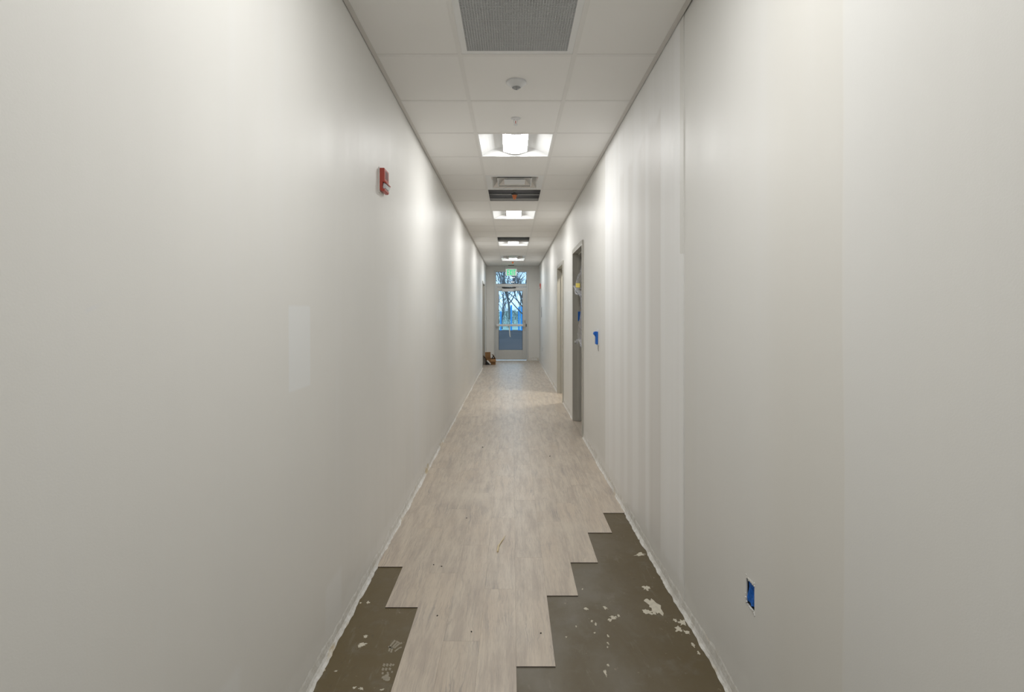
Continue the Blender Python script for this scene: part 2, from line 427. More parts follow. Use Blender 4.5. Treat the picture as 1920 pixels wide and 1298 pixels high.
# ------------------------------------------------------------------ floor: slab and planks
flo = MB().box(XL-.2, XR+.2, YB, YE+.15, -.2, 0).build('floor', M['concrete'])
tag(flo, 'stained brown concrete slab partly covered with grey oak planks', 'floor', kind='structure')
PW, PL, PT = .1524, .9144, .0042
edges = [.017+PW*(i-5) for i in range(11)]; edges[0] = XL+.008; edges[10] = XR-.010
fronts = [2.866, 2.471, 2.795-PL, 3.13-2*PL, 2.633-PL, 2.057, 2.573, 2.915, 3.311, 3.638]
front_ok = [True]*10
plank_cache = {}
def plank_mesh(wd, ln):
    key = (round(wd, 4), round(ln, 3))
    if key not in plank_cache:
        a, c = wd/2, ln/2; e = .0003; b = MB()
        b.quad((-a+e, -c+e, PT), (a-e, -c+e, PT), (a-e, c-e, PT), (-a+e, c-e, PT))
        for p, q in (((-a, -c), (a, -c)), ((a, -c), (a, c)), ((a, c), (-a, c)), ((-a, c), (-a, -c))):
            s = lambda t: (t[0]-math.copysign(e, t[0]), t[1]-math.copysign(e, t[1]))
            b.quad((*p, PT-.0005), (*q, PT-.0005), (*s(q), PT), (*s(p), PT))
            b.quad((*p, .0003), (*q, .0003), (*q, PT-.0005), (*p, PT-.0005), mi=1)
        plank_cache[key] = b.mesh('plank', M['wood'], M['plank_edge'])
    return plank_cache[key]
for c in range(10):
    y = fronts[c]
    x0, x1 = edges[c], edges[c+1]
    while y < YE-.05:
        ln = min(PL, YE-.004-y)
        link('plank', plank_mesh(x1-x0-.0001, ln-.0002), flo, ((x0+x1)/2, y+ln/2, 0)); y += PL

for xw, sg, sp_ in ((XR, 1, (5.87, 6.76)), (XR, 1, (8.12, 9.08)), (XL, -1, (13.26, 14.22))):
    wd_ = WT/1+.004
    link('plank', plank_mesh(wd_, sp_[1]-sp_[0]), flo, (xw+sg*(wd_/2-.009), (sp_[0]+sp_[1])/2, 0))

# dried filler, smears and shoe prints on the slab (thin crusts with their own outline)
def blob(b, cx, cy, rx, ry, r, n=17, z=.0009, rot=0, jag=.45):
    pts = []; z += r.random()*.0006; rot += r.uniform(-.5, .5)
    for i in range(n):
        a = 2*PI*i/n; k = 1+r.uniform(-jag, jag*.6)
        u, v = rx*k*math.cos(a), ry*k*math.sin(a)
        pts.append((cx+u*math.cos(rot)-v*math.sin(rot), cy+u*math.sin(rot)+v*math.cos(rot)))
    o = len(b.v); b.v += [(p[0], p[1], .0001) for p in pts]+[(cx+(p[0]-cx)*.9, cy+(p[1]-cy)*.9, z) for p in pts]
    for i in range(n):
        j = (i+1) % n; b.f.append((o+i, o+j, o+n+j, o+n+i)); b.mi.append(0)
    b.f.append(tuple(o+n+i for i in range(n))); b.mi.append(0)
r = random.Random(11)
b = MB()
for px, py, sx, sy in ((1224, 1136, 15, 20), (1214, 1147, 11, 7), (1232, 1146, 14, 5), (1200, 1040, 16, 4), (1280, 1168, 10, 7), (1272, 1180, 8, 7), (1288, 1186, 6, 6),
                       (1265, 1163, 5, 4), (1150, 1158, 8, 4), (1143, 1163, 5, 3), (1160, 1155, 3, 4), (1099, 1142, 4, 4), (1135, 1140, 4, 5), (1117, 1170, 3, 4), (1110, 1165, 3, 3),
                       (1140, 1193, 2, 3), (1140, 1207, 2, 4), (1139, 1214, 2, 2), (1140, 1248, 3, 3), (1135, 1262, 3, 9), (1092, 1105, 2, 2), (1212, 1103, 9, 5), (1115, 1187, 2, 2),
                       (1062, 1195, 2, 2), (1080, 1175, 2, 2), (680, 1209, 9, 4), (674, 1213, 4, 2), (686, 1193, 5, 4), (630, 1259, 4, 2), (678, 1292, 7, 3), (605, 1258, 6, 4), (716, 1294, 5, 2),
                       (664, 1290, 5, 3), (690, 1130, 4, 3), (676, 1131, 3, 2), (1300, 1210, 4, 5), (1310, 1225, 3, 5), (1250, 1100, 5, 4)):
    x, y = fl(px, py); k = y*y/(F*CZ)
    blob(b, x, y, sx*y/F*.8, sy*k*.8, r, jag=.6)
tag(b.build('filler_spots', M['splat'], flo), 'pale dried filler splashes', kind='stuff')
b = MB()
def pbar(pts, wpx):            # a tread bar through photo pixels
    for (a, c), (e, g) in zip(pts, pts[1:]):
        nx, ny = -(g-c), e-a; q = math.hypot(nx, ny); nx, ny = nx/q*wpx/2, ny/q*wpx/2
        b.quad(*[(*fl(u, v), .0006) for u, v in ((a-nx, c-ny), (e-nx, g-ny), (e+nx, g+ny), (a+nx, c+ny))])
for pts, wpx in (([(729, 1222), (733, 1210), (741, 1201)], 3), ([(733, 1224), (737, 1213), (745, 1205)], 3), ([(728, 1213), (736, 1216)], 2.5),
                 ([(739, 1216), (748, 1208), (754, 1206)], 3), ([(740, 1222), (748, 1216), (753, 1214)], 2.5), ([(743, 1203), (749, 1206)], 2.5),
                 ([(719, 1250), (721, 1245)], 4), ([(725, 1250), (727, 1245)], 4), ([(731, 1250), (734, 1245)], 4), ([(736, 1249), (739, 1246)], 3),
                 ([(717, 1258), (719, 1253)], 4), ([(723, 1258), (725, 1253)], 4), ([(730, 1257), (732, 1253)], 4), ([(717, 1265), (718, 1261)], 3.5), ([(726, 1264), (728, 1261)], 4), ([(734, 1262), (736, 1259)], 3)):
    pbar(pts, wpx)
x, y = fl(724, 1271); blob(b, x, y, .018, .018, random.Random(2))
tag(b.build('shoe_print', M['print'], flo), 'dusty shoe tread marks', kind='stuff')
# crumbs and a splinter on the planks
for i, (px, py) in enumerate(((905, 840), (1031, 857), (813, 1061), (828, 1064), (820, 1157), (884, 1187), (875, 973), (1014, 1190))):
    x, y = fl(px, py); b = MB(); s = (.006 if i < 2 else .0035)
    b.lathe([(s*.5, 0), (s, s*.4), (s*.8, s*1.0), (s*.2, s*1.3)], 7)
    o = b.build('debris_crumb', M['crumb'], None, loc=(x, y, PT)); o.scale = (1.4, .9, .8); o.rotation_euler = (0, 0, i)
    tag(o, 'tiny dark crumb of debris lying on the oak planks', 'debris', 'dark crumbs on the planks')
sp = empty('wood_splinter', (*fl(936, 1022), PT))
p0, p1, p2, p3, p4 = [Vector((*fl(a, c), z)) - Vector((*fl(936, 1022), 0)) for a, c, z in ((933, 1037, .004), (934.5, 1027, .005), (936.5, 1024, .005), (943, 1014, .004), (947.5, 1009, .010))]
MB().tube([p2, p3, p4], [.0035, .0028, .0012], 6).build('stem', M['splinter'], sp)
MB().tube([p0, p0.lerp(p1, .5), p1, p2], [.0055, .006, .0055, .004], 6).build('butt_end', M['splinter'], sp)
tag(sp, 'pale torn wood splinter lying on the plank floor', 'splinter')

# ------------------------------------------------------------------ ceiling
ceil = empty('ceiling', (0, 0, CEIL)); tag(ceil, 'suspended ceiling of white tiles in a metal grid', 'ceiling', kind='structure')
GW = .012
KB = -11; KE = 20
def tee_mesh(length, axis):
    b = MB(); h = length/2
    f = lambda u0, u1, z0, z1: b.box(u0, u1, -h, h, z0, z1) if axis == 'y' else b.box(-h, h, u0, u1, z0, z1)
    f(-GW, GW, 0, .0016); f(-.001, .001, .0016, .034)
    return b.mesh('tee', M['grid'])
mt = tee_mesh(YE-YB-.004, 'y')
for x in (TL, TR): link('main_tee', mt, ceil, (x, (YE+YB)/2, 0))
cross = {k: tee_mesh(l, 'x') for k, l in (('c', TR-TL-.024), ('l', TL-XL-.034), ('r', XR-TR-.034))}
cx = {'c': XC, 'l': (TL-GW+XL+.022)/2, 'r': (TR+GW+XR-.022)/2}
for k in range(KB+1, KE+1):
    for c in 'lcr': link('cross_tee', cross[c], ceil, (cx[c], row(k), .0002))
for x, s in ((XL, 1), (XR, -1)):
    b = MB(); g = x+s*.003
    b.box(min(g, g+s*.023), max(g, g+s*.023), YB, YE-.002, -.0005, .0011); b.box(min(g, g+s*.0012), max(g, g+s*.0012), YB, YE-.002, .0011, .024)
    b.build('wall_angle', M['angle'], ceil)
b = MB().box(XL+.03, XR-.03, YE-.024, YE-.001, -.0005, .0011); b.build('wall_angle', M['angle'], ceil)
LIGHTS = [-8, -3, 2, 7, 12, 17]; DIFF = [4, 16]; OPEN = [5, 11]; GRILLE = [-1]
tcache = {}
def tile_mesh(wd, ln):
    key = (round(wd, 4), round(ln, 4))
    if key not in tcache:
        tcache[key] = MB().box(-wd/2, wd/2, -ln/2, ln/2, .0018, .017).mesh('ceiling_tile', M['tile'])
    return tcache[key]
cols = {'l': (XL+.006, TL-.003), 'c': (TL+.003, TR-.003), 'r': (TR+.003, XR-.006)}
for k in range(KB, KE+1):
    y0, y1 = row(k)+.003, min(row(k+1), YE+.0)-.003
    for c, (x0, x1) in cols.items():
        if c == 'c' and k in LIGHTS+DIFF+OPEN+GRILLE: continue
        link('ceiling_tile', tile_mesh(x1-x0, y1-y0), ceil, ((x0+x1)/2, (y0+y1)/2, 0))
# plenum
b = MB()
b.box(XL-.2, XR+.2, YB-.1, YE+.15, TOP, TOP+.1)
tag(b.build('ceiling_deck', M['dark']), 'dark structural deck above the missing ceiling tiles', 'ceiling', kind='structure')

# ------------------------------------------------------------------ troffers
def troffer():
    root = empty('troffer_light')
    h = .2985; i_ = .284
    b = MB()
    for x0, x1, y0, y1 in ((-h, -i_, -h, h), (i_, h, -h, h), (-i_, i_, -h, -i_), (-i_, i_, i_, h)): b.box(x0, x1, y0, y1, .0018, .006)
    b.build('frame', M['enamel'], root)
    for s in (-1, 1):
        b = MB(); pr = []
        for j in range(9):
            t = j/8; pr.append((s*(i_-(i_-.105)*t), .006+.055*math.sin(t*PI/2)))
        for (xa, za), (xb, zb) in zip(pr, pr[1:]):
            b.quad((xa, -i_, za), (xb, -i_, zb), (xb, i_, zb), (xa, i_, za))
        b.build('reflector', M['enamel'], root, smooth=True)
        b = MB(); e = s*i_
        for (xa, za), (xb, zb) in zip(pr, pr[1:]):
            for m in (1, -1):
                b.quad((m*xa, e, .006), (m*xb, e, .006), (m*xb, e-s*.05*(zb/.061), zb), (m*xa, e-s*.05*(za/.061), za))
        b.quad((-.105, e, .006), (.105, e, .006), (.105, e-s*.05, .061), (-.105, e-s*.05, .061))
        b.build('end_plate', M['enamel'], root)
    b = MB(); n = 10; L = .238; pr = [(-.105, .061)]+[(-.100+.2*j/n, .030-.020*math.sin(PI*j/n)) for j in range(n+1)]+[(.105, .061)]
    for (xa, za), (xb, zb) in zip(pr[1:-1], pr[2:-1]): b.quad((xa, -L, za), (xa, L, za), (xb, L, zb), (xb, -L, zb))
    b.build('lens', M['lens'], root)
    b = MB()
    for s in (-1, 1):
        b.quad(*[(x, s*L, z) for x, z in pr]); b.quad((s*.105, -L, .061), (s*.105, L, .061), (s*.1, L, .030), (s*.1, -L, .030))
    b.build('lens_side', M['enamel'], root)
    b = MB().box(-h, h, -h, h, .066, .080)
    for s in (-1, 1): b.box(s*h-.001, s*h+.001, -h, h, .006, .066); b.box(-h, h, s*h-.001, s*h+.001, .006, .066)
    b.build('housing', M['galv'], root)
    return root
lab = {-8: 'square troffer light farthest behind the viewer in corridor ceiling', -3: 'square troffer light just overhead, before the ceiling grille',
       2: 'nearest lit troffer, between the sprinkler tile and the air diffuser', 7: 'lit troffer second in view, one tile past the first open ceiling gap',
       12: 'lit troffer touching the far open ceiling gap', 17: 'farthest lit troffer, right behind the far air diffuser before exit sign'}
tr = troffer()
for n, k in enumerate(LIGHTS):
    o = tr if n == 0 else copy_tree(tr)
    o.location = (XC, row(k)+T/2, CEIL)
    tag(o, lab[k], 'ceiling light', 'troffer lights along the corridor')
# lamp of the side room
o = copy_tree(tr); o.location = (1.42, 8.62, CEIL); tag(o, 'square troffer light inside the second side room', 'ceiling light', 'troffer lights along the corridor')
for ch in o.children:
    if ch.data.name == 'lens' or (ch.name.startswith('lens') and 'side' not in ch.name):
        ch.data = ch.data.copy(); ch.data.materials[0] = M['lens_warm']

# ------------------------------------------------------------------ air diffusers, return grille
def diffuser():
    root = empty('air_diffuser')
    h = .2985
    b = MB(); i_ = .238
    for x0, x1, y0, y1 in ((-h, -i_, -h, h), (i_, h, -h, h), (-i_, i_, -h, -i_), (-i_, i_, i_, h)): b.box(x0, x1, y0, y1, .0018, .004)
    b.build('face_frame', M['enamel'], root)
    def cone(name, a0, z0, a1, z1, mat, lip=.008):
        b = MB()
        for (p, zp, q, zq) in ((a0, z0, a1, z1), (a1, z1, a1-lip, z1-.001)):
            P = [(-p, -p, zp), (p, -p, zp), (p, p, zp), (-p, p, zp)]; Q = [(-q, -q, zq), (q, -q, zq), (q, q, zq), (-q, q, zq)]
            for i in range(4): b.quad(P[i], P[(i+1) % 4], Q[(i+1) % 4], Q[i])
        return b.build(name, mat, root)
    cone('outer_cone', .15, .10, .238, .003, M['alu_cone'], .0)
    cone('middle_cone', .105, .075, .178, .005, M['alu_cone'])
    b = MB(); p, q = .05, .108
    P = [(-p, -p, .06), (p, -p, .06), (p, p, .06), (-p, p, .06)]; Q = [(-q, -q, .006), (q, -q, .006), (q, q, .006), (-q, q, .006)]
    for i in range(4): b.quad(P[i], P[(i+1) % 4], Q[(i+1) % 4], Q[i])
    b.quad(*reversed(Q)); b.build('inner_cone', M['enamel'], root)
    MB().box(-.16, .16, -.16, .16, .10, .25).build('neck', M['galv'], root)
    return root
df = diffuser()
for n, k in enumerate(DIFF):
    o = df if n == 0 else copy_tree(df)
    o.location = (XC, row(k)+T/2, CEIL)
    tag(o, ('nearer square stepped-cone air diffuser, beside the first open ceiling gap', 'far square air diffuser just before the last troffer and exit sign')[n], 'air vent', 'square air diffusers')
g = empty('return_grille', (XC, row(-1)+T/2, CEIL)); tag(g, 'square grey eggcrate return air grille in white frame, nearest ceiling item', 'air vent')
h, i_ = .2985, .262
b = MB()
for x0, x1, y0, y1 in ((-h, -i_, -h, h), (i_, h, -h, h), (-i_, i_, -h, -i_), (-i_, i_, i_, h)): b.box(x0, x1, y0, y1, .0018, .014)
b.build('frame', M['enamel'], g)
b = MB(); n = 42
for i in range(n+1):
    t = -i_+2*i_*i/n
    b.box(t-.0008, t+.0008, -i_, i_, .003, .0145); b.box(-i_, i_, t-.0008, t+.0008, .003, .0145)
o = b.build('eggcrate_core', M['egg'], g); o['kind'] = 'stuff'
b = MB().box(-i_, i_, -i_, i_, .26, .27)
for s in (-1, 1): b.box(s*i_-.001, s*i_+.001, -i_, i_, .0146, .26); b.box(-i_, i_, s*i_-.001, s*i_+.001, .0146, .26)
b.build('duct_boot', M['galv'], g)

# ------------------------------------------------------------------ ceiling devices
s = empty('occupancy_sensor', (.026, 3.135, CEIL+.0018)); tag(s, 'round white cone-shaped occupancy sensor on the nearest plain tile', 'sensor')
hs = MB().lathe([(.060, 0), (.061, -.006), (.057, -.010), (.034, -.030), (.024, -.034)], 32).build('housing', M['plastic'], s, smooth=True)
MB().lathe([(.021, -.0335), (.020, -.038), (.013, -.043), (.004, -.045)], 24).build('lens', M['greyplastic'], hs, smooth=True)
def head(name, x, y, z, lab):
    s = empty(name, (x, y, z)); tag(s, lab, 'sprinkler')
    MB().lathe([(.034, 0), (.034, -.003), (.026, -.006), (.012, -.008)], 24).build('escutcheon', M['plastic'], s)
    b = MB()
    for q in (-1, 1): b.tube([(q*.010, 0, -.008), (q*.014, 0, -.022), (q*.006, 0, -.040), (0, 0, -.044)], .0022, 6)
    b.build('yoke', M['plastic'], s)
    MB().lathe([(.002, -.044), (.015, -.045), (.015, -.047), (.002, -.048)], 16).build('deflector', M['plastic'], s)
    MB().tube([(0, 0, -.018), (0, 0, -.036)], .0025, 8).build('bulb', M['redbulb'], s)
head('fire_sprinkler', .026, 3.72, CEIL+.0018, 'small white fire sprinkler with red bulb just before nearest lit troffer')
def capped(x, y, z, lab, pipe):
    s = empty('capped_sprinkler', (x, y, z)); tag(s, lab, 'sprinkler')
    MB().lathe([(.026, .012), (.027, .002), (.020, -.018), (.012, -.034), (.010, -.036)], 16).build('orange_cap', M['orange'], s, smooth=True)
    MB().lathe([(.036, .012), (.040, .018), (.036, .026), (.018, .030)], 20).build('collar', M['steel'], s, smooth=True)
    if pipe:
        MB().tube([(0, 0, .028), (0, 0, TOP-CEIL+.004)], .017, 12).build('drop_pipe', M['galv'], s)
        MB().lathe([(.022, .05), (.024, .06), (.024, .085), (.022, .09)], 8).build('coupling', M['steel'], s)
capped(.03, row(5)+T*.52, CEIL-.004, 'orange capped sprinkler on a pipe in the first open ceiling gap', True)
capped(.02, row(18)+T*.5, CEIL-.014, 'tiny orange capped sprinkler in the tile before the exit sign', False)
# pipes and added pale ducts that keep the open gaps from going black
for y, z, rad, lb in ((row(6)-.05, CEIL+.075, .012, 'thin steel conduit crossing above the first open ceiling gap'),
                      (row(12)-.06, CEIL+.10, .012, 'thin steel conduit crossing above the far open ceiling gap')):
    b = MB().tube([(XL, y, z), (-.3, y, z+.003), (.3, y, z), (XR, y, z)], rad, 10)
    tag(b.build('conduit', M['galv'], None), lb, 'pipe', 'conduits above the ceiling')
for k, lb in ((6, 'grey insulated duct crossing behind the first open ceiling gap'), (12, 'grey insulated duct crossing behind the far open ceiling gap')):
    b = MB().box(XL+.005, XR-.005, row(k)+.05, row(k)+.50, CEIL+(.045 if k == 6 else .10), CEIL+.50)
    for xx in (-.45, .0, .45): b.box(xx-.012, xx+.012, row(k)+.042, row(k)+.51, CEIL+(.040 if k == 6 else .095), CEIL+.51)
    tag(b.build('air_duct', M['foil'], None), lb, 'duct', 'added ducts above the ceiling')

# exit sign
s = empty('exit_sign', (-.023, 15.06, CEIL)); tag(s, 'green lit EXIT sign hanging from ceiling above the door transom', 'sign')
MB().box(-.085, .085, -.03, .03, -.014, 0).build('canopy', M['darkmetal'], s, bevel=.003)
MB().box(-.150, .150, -.006, .006, -.110, -.014).build('hanger_panel', M['acrylic'], s)
ep = MB().box(-.160, .160, -.012, .012, -.302, -.108).build('panel', M['exit_panel'], s, bevel=.003)
def letter(rects, diag=None):
    b = MB()
    for x0, x1, z0, z1 in rects: b.box(x0, x1, -.0165, -.0125, z0, z1)
    if diag:
        for p in diag: b.prism(p, 'y', -.0165, -.0125)
    return b.build('letter', M['exit_green'], ep)
zb, zt, t = -.288, -.128, .022; hm = (zb+zt)/2
x = -.112; wd = .056
letter([(x, x+t, zb, zt), (x+t, x+wd, zt-t, zt), (x+t, x+wd*.92, hm-t/2, hm+t/2), (x+t, x+wd, zb, zb+t)])
x += wd+.012; e = .024; wd2 = .066
letter([], [[(x, zb), (x+e, zb), (x+wd2, zt), (x+wd2-e, zt)], [(x, zt), (x+wd2-e, zb), (x+wd2, zb), (x+e, zt)]])
x += wd2+.012
letter([(x, x+t, zb, zt)])
x += t+.012; wd = .058
letter([(x, x+wd, zt-t, zt), (x+wd/2-t/2, x+wd/2+t/2, zb, zt-t)])

# ------------------------------------------------------------------ exit door
d = empty('door_1', (0, YE, 0)); tag(d, 'aluminium exit door with tall glass, push bar and transom window', 'door', kind='structure')
f0, f1 = .012, .115
def bx(name, x0, x1, y0, y1, z0, z1, mat, parent=None, bevel=.003): return MB().box(x0, x1, y0, y1, z0, z1).build(name, mat, parent or d, bevel=bevel)
GL, GR = -.470, .420
bx('frame_jamb', FX0, GL, -f0, f1, 0, FZ, M['alu']); bx('frame_jamb', GR, FX1, -f0, f1, 0, FZ, M['alu'])
bx('frame_head', GL, GR, -f0, f1, 2.580, FZ, M['alu']); bx('transom_bar', GL, GR, -f0, f1, 2.142, 2.228, M['alu'])
b = MB()
for x0, x1, z0, z1 in ((GL, GL+.008, 2.228, 2.58), (GR-.008, GR, 2.228, 2.58), (GL, GR, 2.228, 2.236), (GL, GR, 2.572, 2.58)): b.box(x0, x1, .03, .045, z0, z1)
b.build('transom_gasket', M['rubber'], d)
bx('transom_pane', GL+.004, GR-.004, .046, .052, 2.23, 2.578, M['glass'], bevel=0)
bx('threshold', GL, GR, -.03, f1, 0.004, .014, M['alu_light'])
leaf = empty('door_leaf'); leaf.parent = d
DL, DR, DT, DBm = GL+.003, GR-.003, 2.134, .030
gx0, gx1, gz0, gz1 = -.387, .306, .312, 2.030
bx('stile', DL, gx0, 0, .045, DBm, DT, M['alu'], leaf); bx('stile', gx1, DR, 0, .045, DBm, DT, M['alu'], leaf)
bx('top_rail', gx0, gx1, 0, .045, gz1, DT, M['alu'], leaf); bx('bottom_rail', gx0, gx1, 0, .045, DBm, gz0, M['alu'], leaf)
b = MB()
for x0, x1, z0, z1 in ((gx0, gx0+.008, gz0, gz1), (gx1-.008, gx1, gz0, gz1), (gx0, gx1, gz0, gz0+.008), (gx0, gx1, gz1-.008, gz1)): b.box(x0, x1, .012, .02, z0, z1)
b.build('gasket', M['rubber'], leaf)
bx('pane', gx0+.004, gx1-.004, .021, .027, gz0+.004, gz1-.004, M['glass'], leaf, bevel=0)
# push bar
MB().box(-.455, .36, -.075, -.035, 1.000, 1.062).build('push_bar', M['plastic'], leaf, bevel=.008)
bx('bar_end', -.468, -.440, -.080, 0, .990, 1.070, M['alu'], leaf); bx('bar_end', .325, .372, -.085, 0, .975, 1.090, M['steel'], leaf)
b = MB().box(.345, .395, -.012, 0, .87, 1.20); b.build('trim_plate', M['steel'], leaf, bevel=.004)
MB().tube([(.37, -.012, 1.15), (.37, -.05, 1.15), (.372, -.055, 1.10)], .010, 8).build('lever', M['steel'], leaf)
MB().box(.405, .425, -.03, -.001, .99, 1.07).build('latch_case', M['darkmetal'], leaf, bevel=.002)
for x in (-.20, -.09): MB().box(x-.004, x+.004, -.0768, -.034, .9985, 1.0635).build('joint_band', M['splinter'], leaf)
# closer
MB().box(-.292, .052, -.060, 0, 2.005, 2.090).build('closer_cover', M['plastic'], leaf, bevel=.006)
b = MB().tube([(-.25, -.045, 2.102), (.10, -.05, 2.118)], .011, 8).tube([(.10, -.05, 2.118), (-.28, -.03, 2.125)], .009, 8)
b.box(-.29, -.21, -.04, -.012, 2.108, 2.138); b.box(.03, .11, -.055, -.012, 2.110, 2.136)
b.build('closer_arm', M['darkmetal'], leaf)
# paper strip hanging from the bar
b = MB(); L = 9; prev = None
for i in range(L+1):
    t = i/L; z = .998-.31*t; x = -.085+.045*t*t+.008*math.sin(t*5); y = YE-.045+.01*math.sin(t*7)
    cur = ((x-.014, y, z), (x+.014, y+.004, z))
    if prev: b.quad(prev[0], prev[1], cur[1], cur[0])
    prev = cur
o = b.build('paper_strip', M['paper']); m = o.modifiers.new('solid', 'SOLIDIFY'); m.thickness = .002
tag(o, 'thin curled white strip hanging from the exit door push bar', 'paper strip')

# ------------------------------------------------------------------ side door frames
def frame(name, xw, sgn, span, lab):
    """hollow metal frame: near jamb, far jamb, head; each with casing face and stop"""
    root = empty(name, (xw, span[0], 0)); tag(root, lab, 'door frame', kind='structure')
    L = span[1]-span[0]; fc = .05; pr = .014; dp = WT+.014
    def X(a, c): return (min(sgn*a, sgn*c), max(sgn*a, sgn*c))
    for near in (True, False):
        b = MB(); y0, y1 = (0, fc) if near else (L-fc, L)
        b.box(*X(-pr, 0), y0, y1, 0.004, HEAD)              # casing face
        j0, j1 = (.030, fc) if near else (L-fc, L-.030)
        b.box(*X(0, dp), j0, j1, 0.004, HEAD-.03)           # jamb
        s0, s1 = (fc, fc+.016) if near else (L-fc-.016, L-fc)
        b.box(*X(.055, .115), s0, s1, 0.004, HEAD-fc)
        b.build('jamb', M['frame'], root, bevel=.002)
    b = MB(); b.box(*X(-pr, 0), fc, L-fc, HEAD-fc, HEAD); b.box(*X(0, dp), .03, L-.03, HEAD-fc, HEAD-.03)
    b.box(*X(.055, .115), fc+.016, L-fc-.016, HEAD-fc-.016, HEAD-fc)
    hd = b.build('head', M['frame'], root, bevel=.002)
    MB().box(*X(-pr-.001, .001), -.001, L+.001, HEAD, HEAD+.006).build('dusty_top_edge', M['frame_dust'], hd)
    MB().box(*X(-pr-.0015, -pr), 0, L, HEAD-.022, HEAD-.002).build('filler_smear', M['frame_dust'], hd)
    return root
fa = frame('door_2', XR, 1, DA, 'nearer grey door frame with plastic sheet, on the right wall')
fb = frame('door_3', XR, 1, DB, 'farther grey door frame with light spilling out, on the right wall')
fc_ = frame('door_4', XL, -1, DC, 'grey door frame at the far end of the left wall by the carton')
MB().box(.030, .062, DA[1]-DA[0]-.053, DA[1]-DA[0]-.050, .985, 1.045).build('strike_plate', M['plastic'], fa)
MB().box(.010, .034, DA[1]-DA[0]-.075, DA[1]-DA[0]-.050, 1.003, 1.028).build('strike_lip', M['plastic'], fa)
# rooms behind
def room(name, x0, x1, y0, y1, z1, m, lab, open_side):
    b = MB()
    b.box(x0, x1, y0, y1, -.1, 0); b.box(x0, x1, y0, y1, z1, z1+.05)
    b.box(x0, x1, y0-.05, y0, 0, z1); b.box(x0, x1, y1, y1+.05, 0, z1)
    (b.box(x1, x1+.05, y0, y1, 0, z1) if open_side == 'l' else b.box(x0-.05, x0, y0, y1, 0, z1))
    tag(b.build(name, m), lab, 'room', kind='structure')
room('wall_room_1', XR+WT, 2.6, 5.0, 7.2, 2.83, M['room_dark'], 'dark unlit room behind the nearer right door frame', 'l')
room('wall_room_2', XR+WT, 3.2, 7.35, 10.3, 2.83, M['room'], 'lit room behind the farther right door frame', 'l')
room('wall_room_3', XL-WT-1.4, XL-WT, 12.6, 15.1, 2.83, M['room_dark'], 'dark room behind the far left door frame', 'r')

# plastic sheet in the nearer frame
ps = empty('plastic_sheet', (XR+.04, DA[0], 0)); tag(ps, 'clear plastic sheet hanging in the nearer right door frame', 'plastic sheet')
prof = [(2.118, .10), (2.0, .28), (1.88, .50), (1.78, .74), (1.72, .85), (1.66, .80), (1.61, .45), (1.57, .20), (1.45, .20), (1.3, .30), (1.15, .50), (1.06, .58), (1.00, .42), (.985, .25)]
b = MB(); U = 14; rows_ = []
r = random.Random(4)
for i in range(len(prof)-1):
    for q in range(4):
        t = q/4; z = prof[i][0]*(1-t)+prof[i+1][0]*t; e = prof[i][1]*(1-t)+prof[i+1][1]*t
        rows_.append((z, e))
rows_.append(prof[-1])
grid = []
for (z, e) in rows_:
    line = []
    for u in range(U+1):
        a = u/U
        line.append((.018*math.sin(a*9+z*6)+.010*math.sin(a*21-z*9)-.030*a*(1 if z < 1.85 else .3), .055+(e-.055)*a, z+.012*math.sin(a*14)))
    grid.append(line)
for i in range(len(grid)-1):
    for u in range(U): b.quad(grid[i][u], grid[i+1][u], grid[i+1][u+1], grid[i][u+1])
fm = b.build('film', M['sheet'], ps, smooth=True)
b = MB(); b.box(-.045, -.042, .38, .76, 1.655, 1.705, Matrix.Rotation(.06, 4, 'X')); b.build('yellow_tape', M['yellow'], fm)
b = MB(); b.box(-.024, -.021, .14, .26, 1.835, 1.895); b.build('yellow_tape', M['yellow'], fm)
MB().tube([(-.05, .84, 1.72), (-.035, .80, 1.70), (-.045, .66, 1.62), (-.03, .5, 1.60)], [.010, .016, .012, .008], 7).build('twisted_end', M['sheet'], fm, smooth=True)
# blue tape on the far jamb of that frame
b = MB(); y = DA[1]-.0505
b.quad((XR+.052, y-.001, 1.400), (XR+.052, y-.001, 1.275), (XR+.085, y-.001, 1.296), (XR+.088, y-.001, 1.400))
o = b.build('blue_tape_strip', M['blue_tape']); m = o.modifiers.new('solid', 'SOLIDIFY'); m.thickness = .002
o.location.y -= .0
# the stop stands proud of the jamb there
o.location.y = -.0165
tag(o, 'blue masking tape strip stuck on the nearer right door jamb', 'tape')

# ------------------------------------------------------------------ wall devices
def strobe(name, xw, sgn, y, z0, lab):
    """sgn=+1: sticks out towards +x"""
    s = empty(name, (xw, y, z0)); tag(s, lab, 'fire alarm', 'red fire alarm horn strobes')
    X = lambda a: sgn*a
    b = MB()
    poly = [(X(.004), .012), (X(.004), .132), (X(.030), .132), (X(.032), .128), (X(.032), .062), (X(.044), .050), (X(.042), .044), (X(.022), .056), (X(.018), .030), (X(.022), .016), (X(.034), .018), (X(.033), .008), (X(.028), .002), (X(.014), .002)]
    b.prism(poly, 'y', 0, .10); hr = b.build('housing', M['red'], s, bevel=.0015)
    MB().box(*sorted((X(0), X(.0045))), -.004, .104, -.004, .136).build('back_plate', M['paper'], s)
    b = MB(); b.prism([(X(.019), .030), (X(.023), .054), (X(.036), .047), (X(.044), .036), (X(.036), .020), (X(.022), .018)], 'y', .012, .088); b.build('strobe_lens', M['clear'], hr, bevel=.002)
    b = MB()
    for i in range(5): b.box(*sorted((X(.032), X(.0335))), .02, .08, .078+i*.009, .082+i*.009)
    b.build('horn_slots', M['darkmetal'], hr)
strobe('fire_alarm_strobe', XL, 1, 2.945, 2.058, 'red fire alarm strobe on the left wall near the viewer')
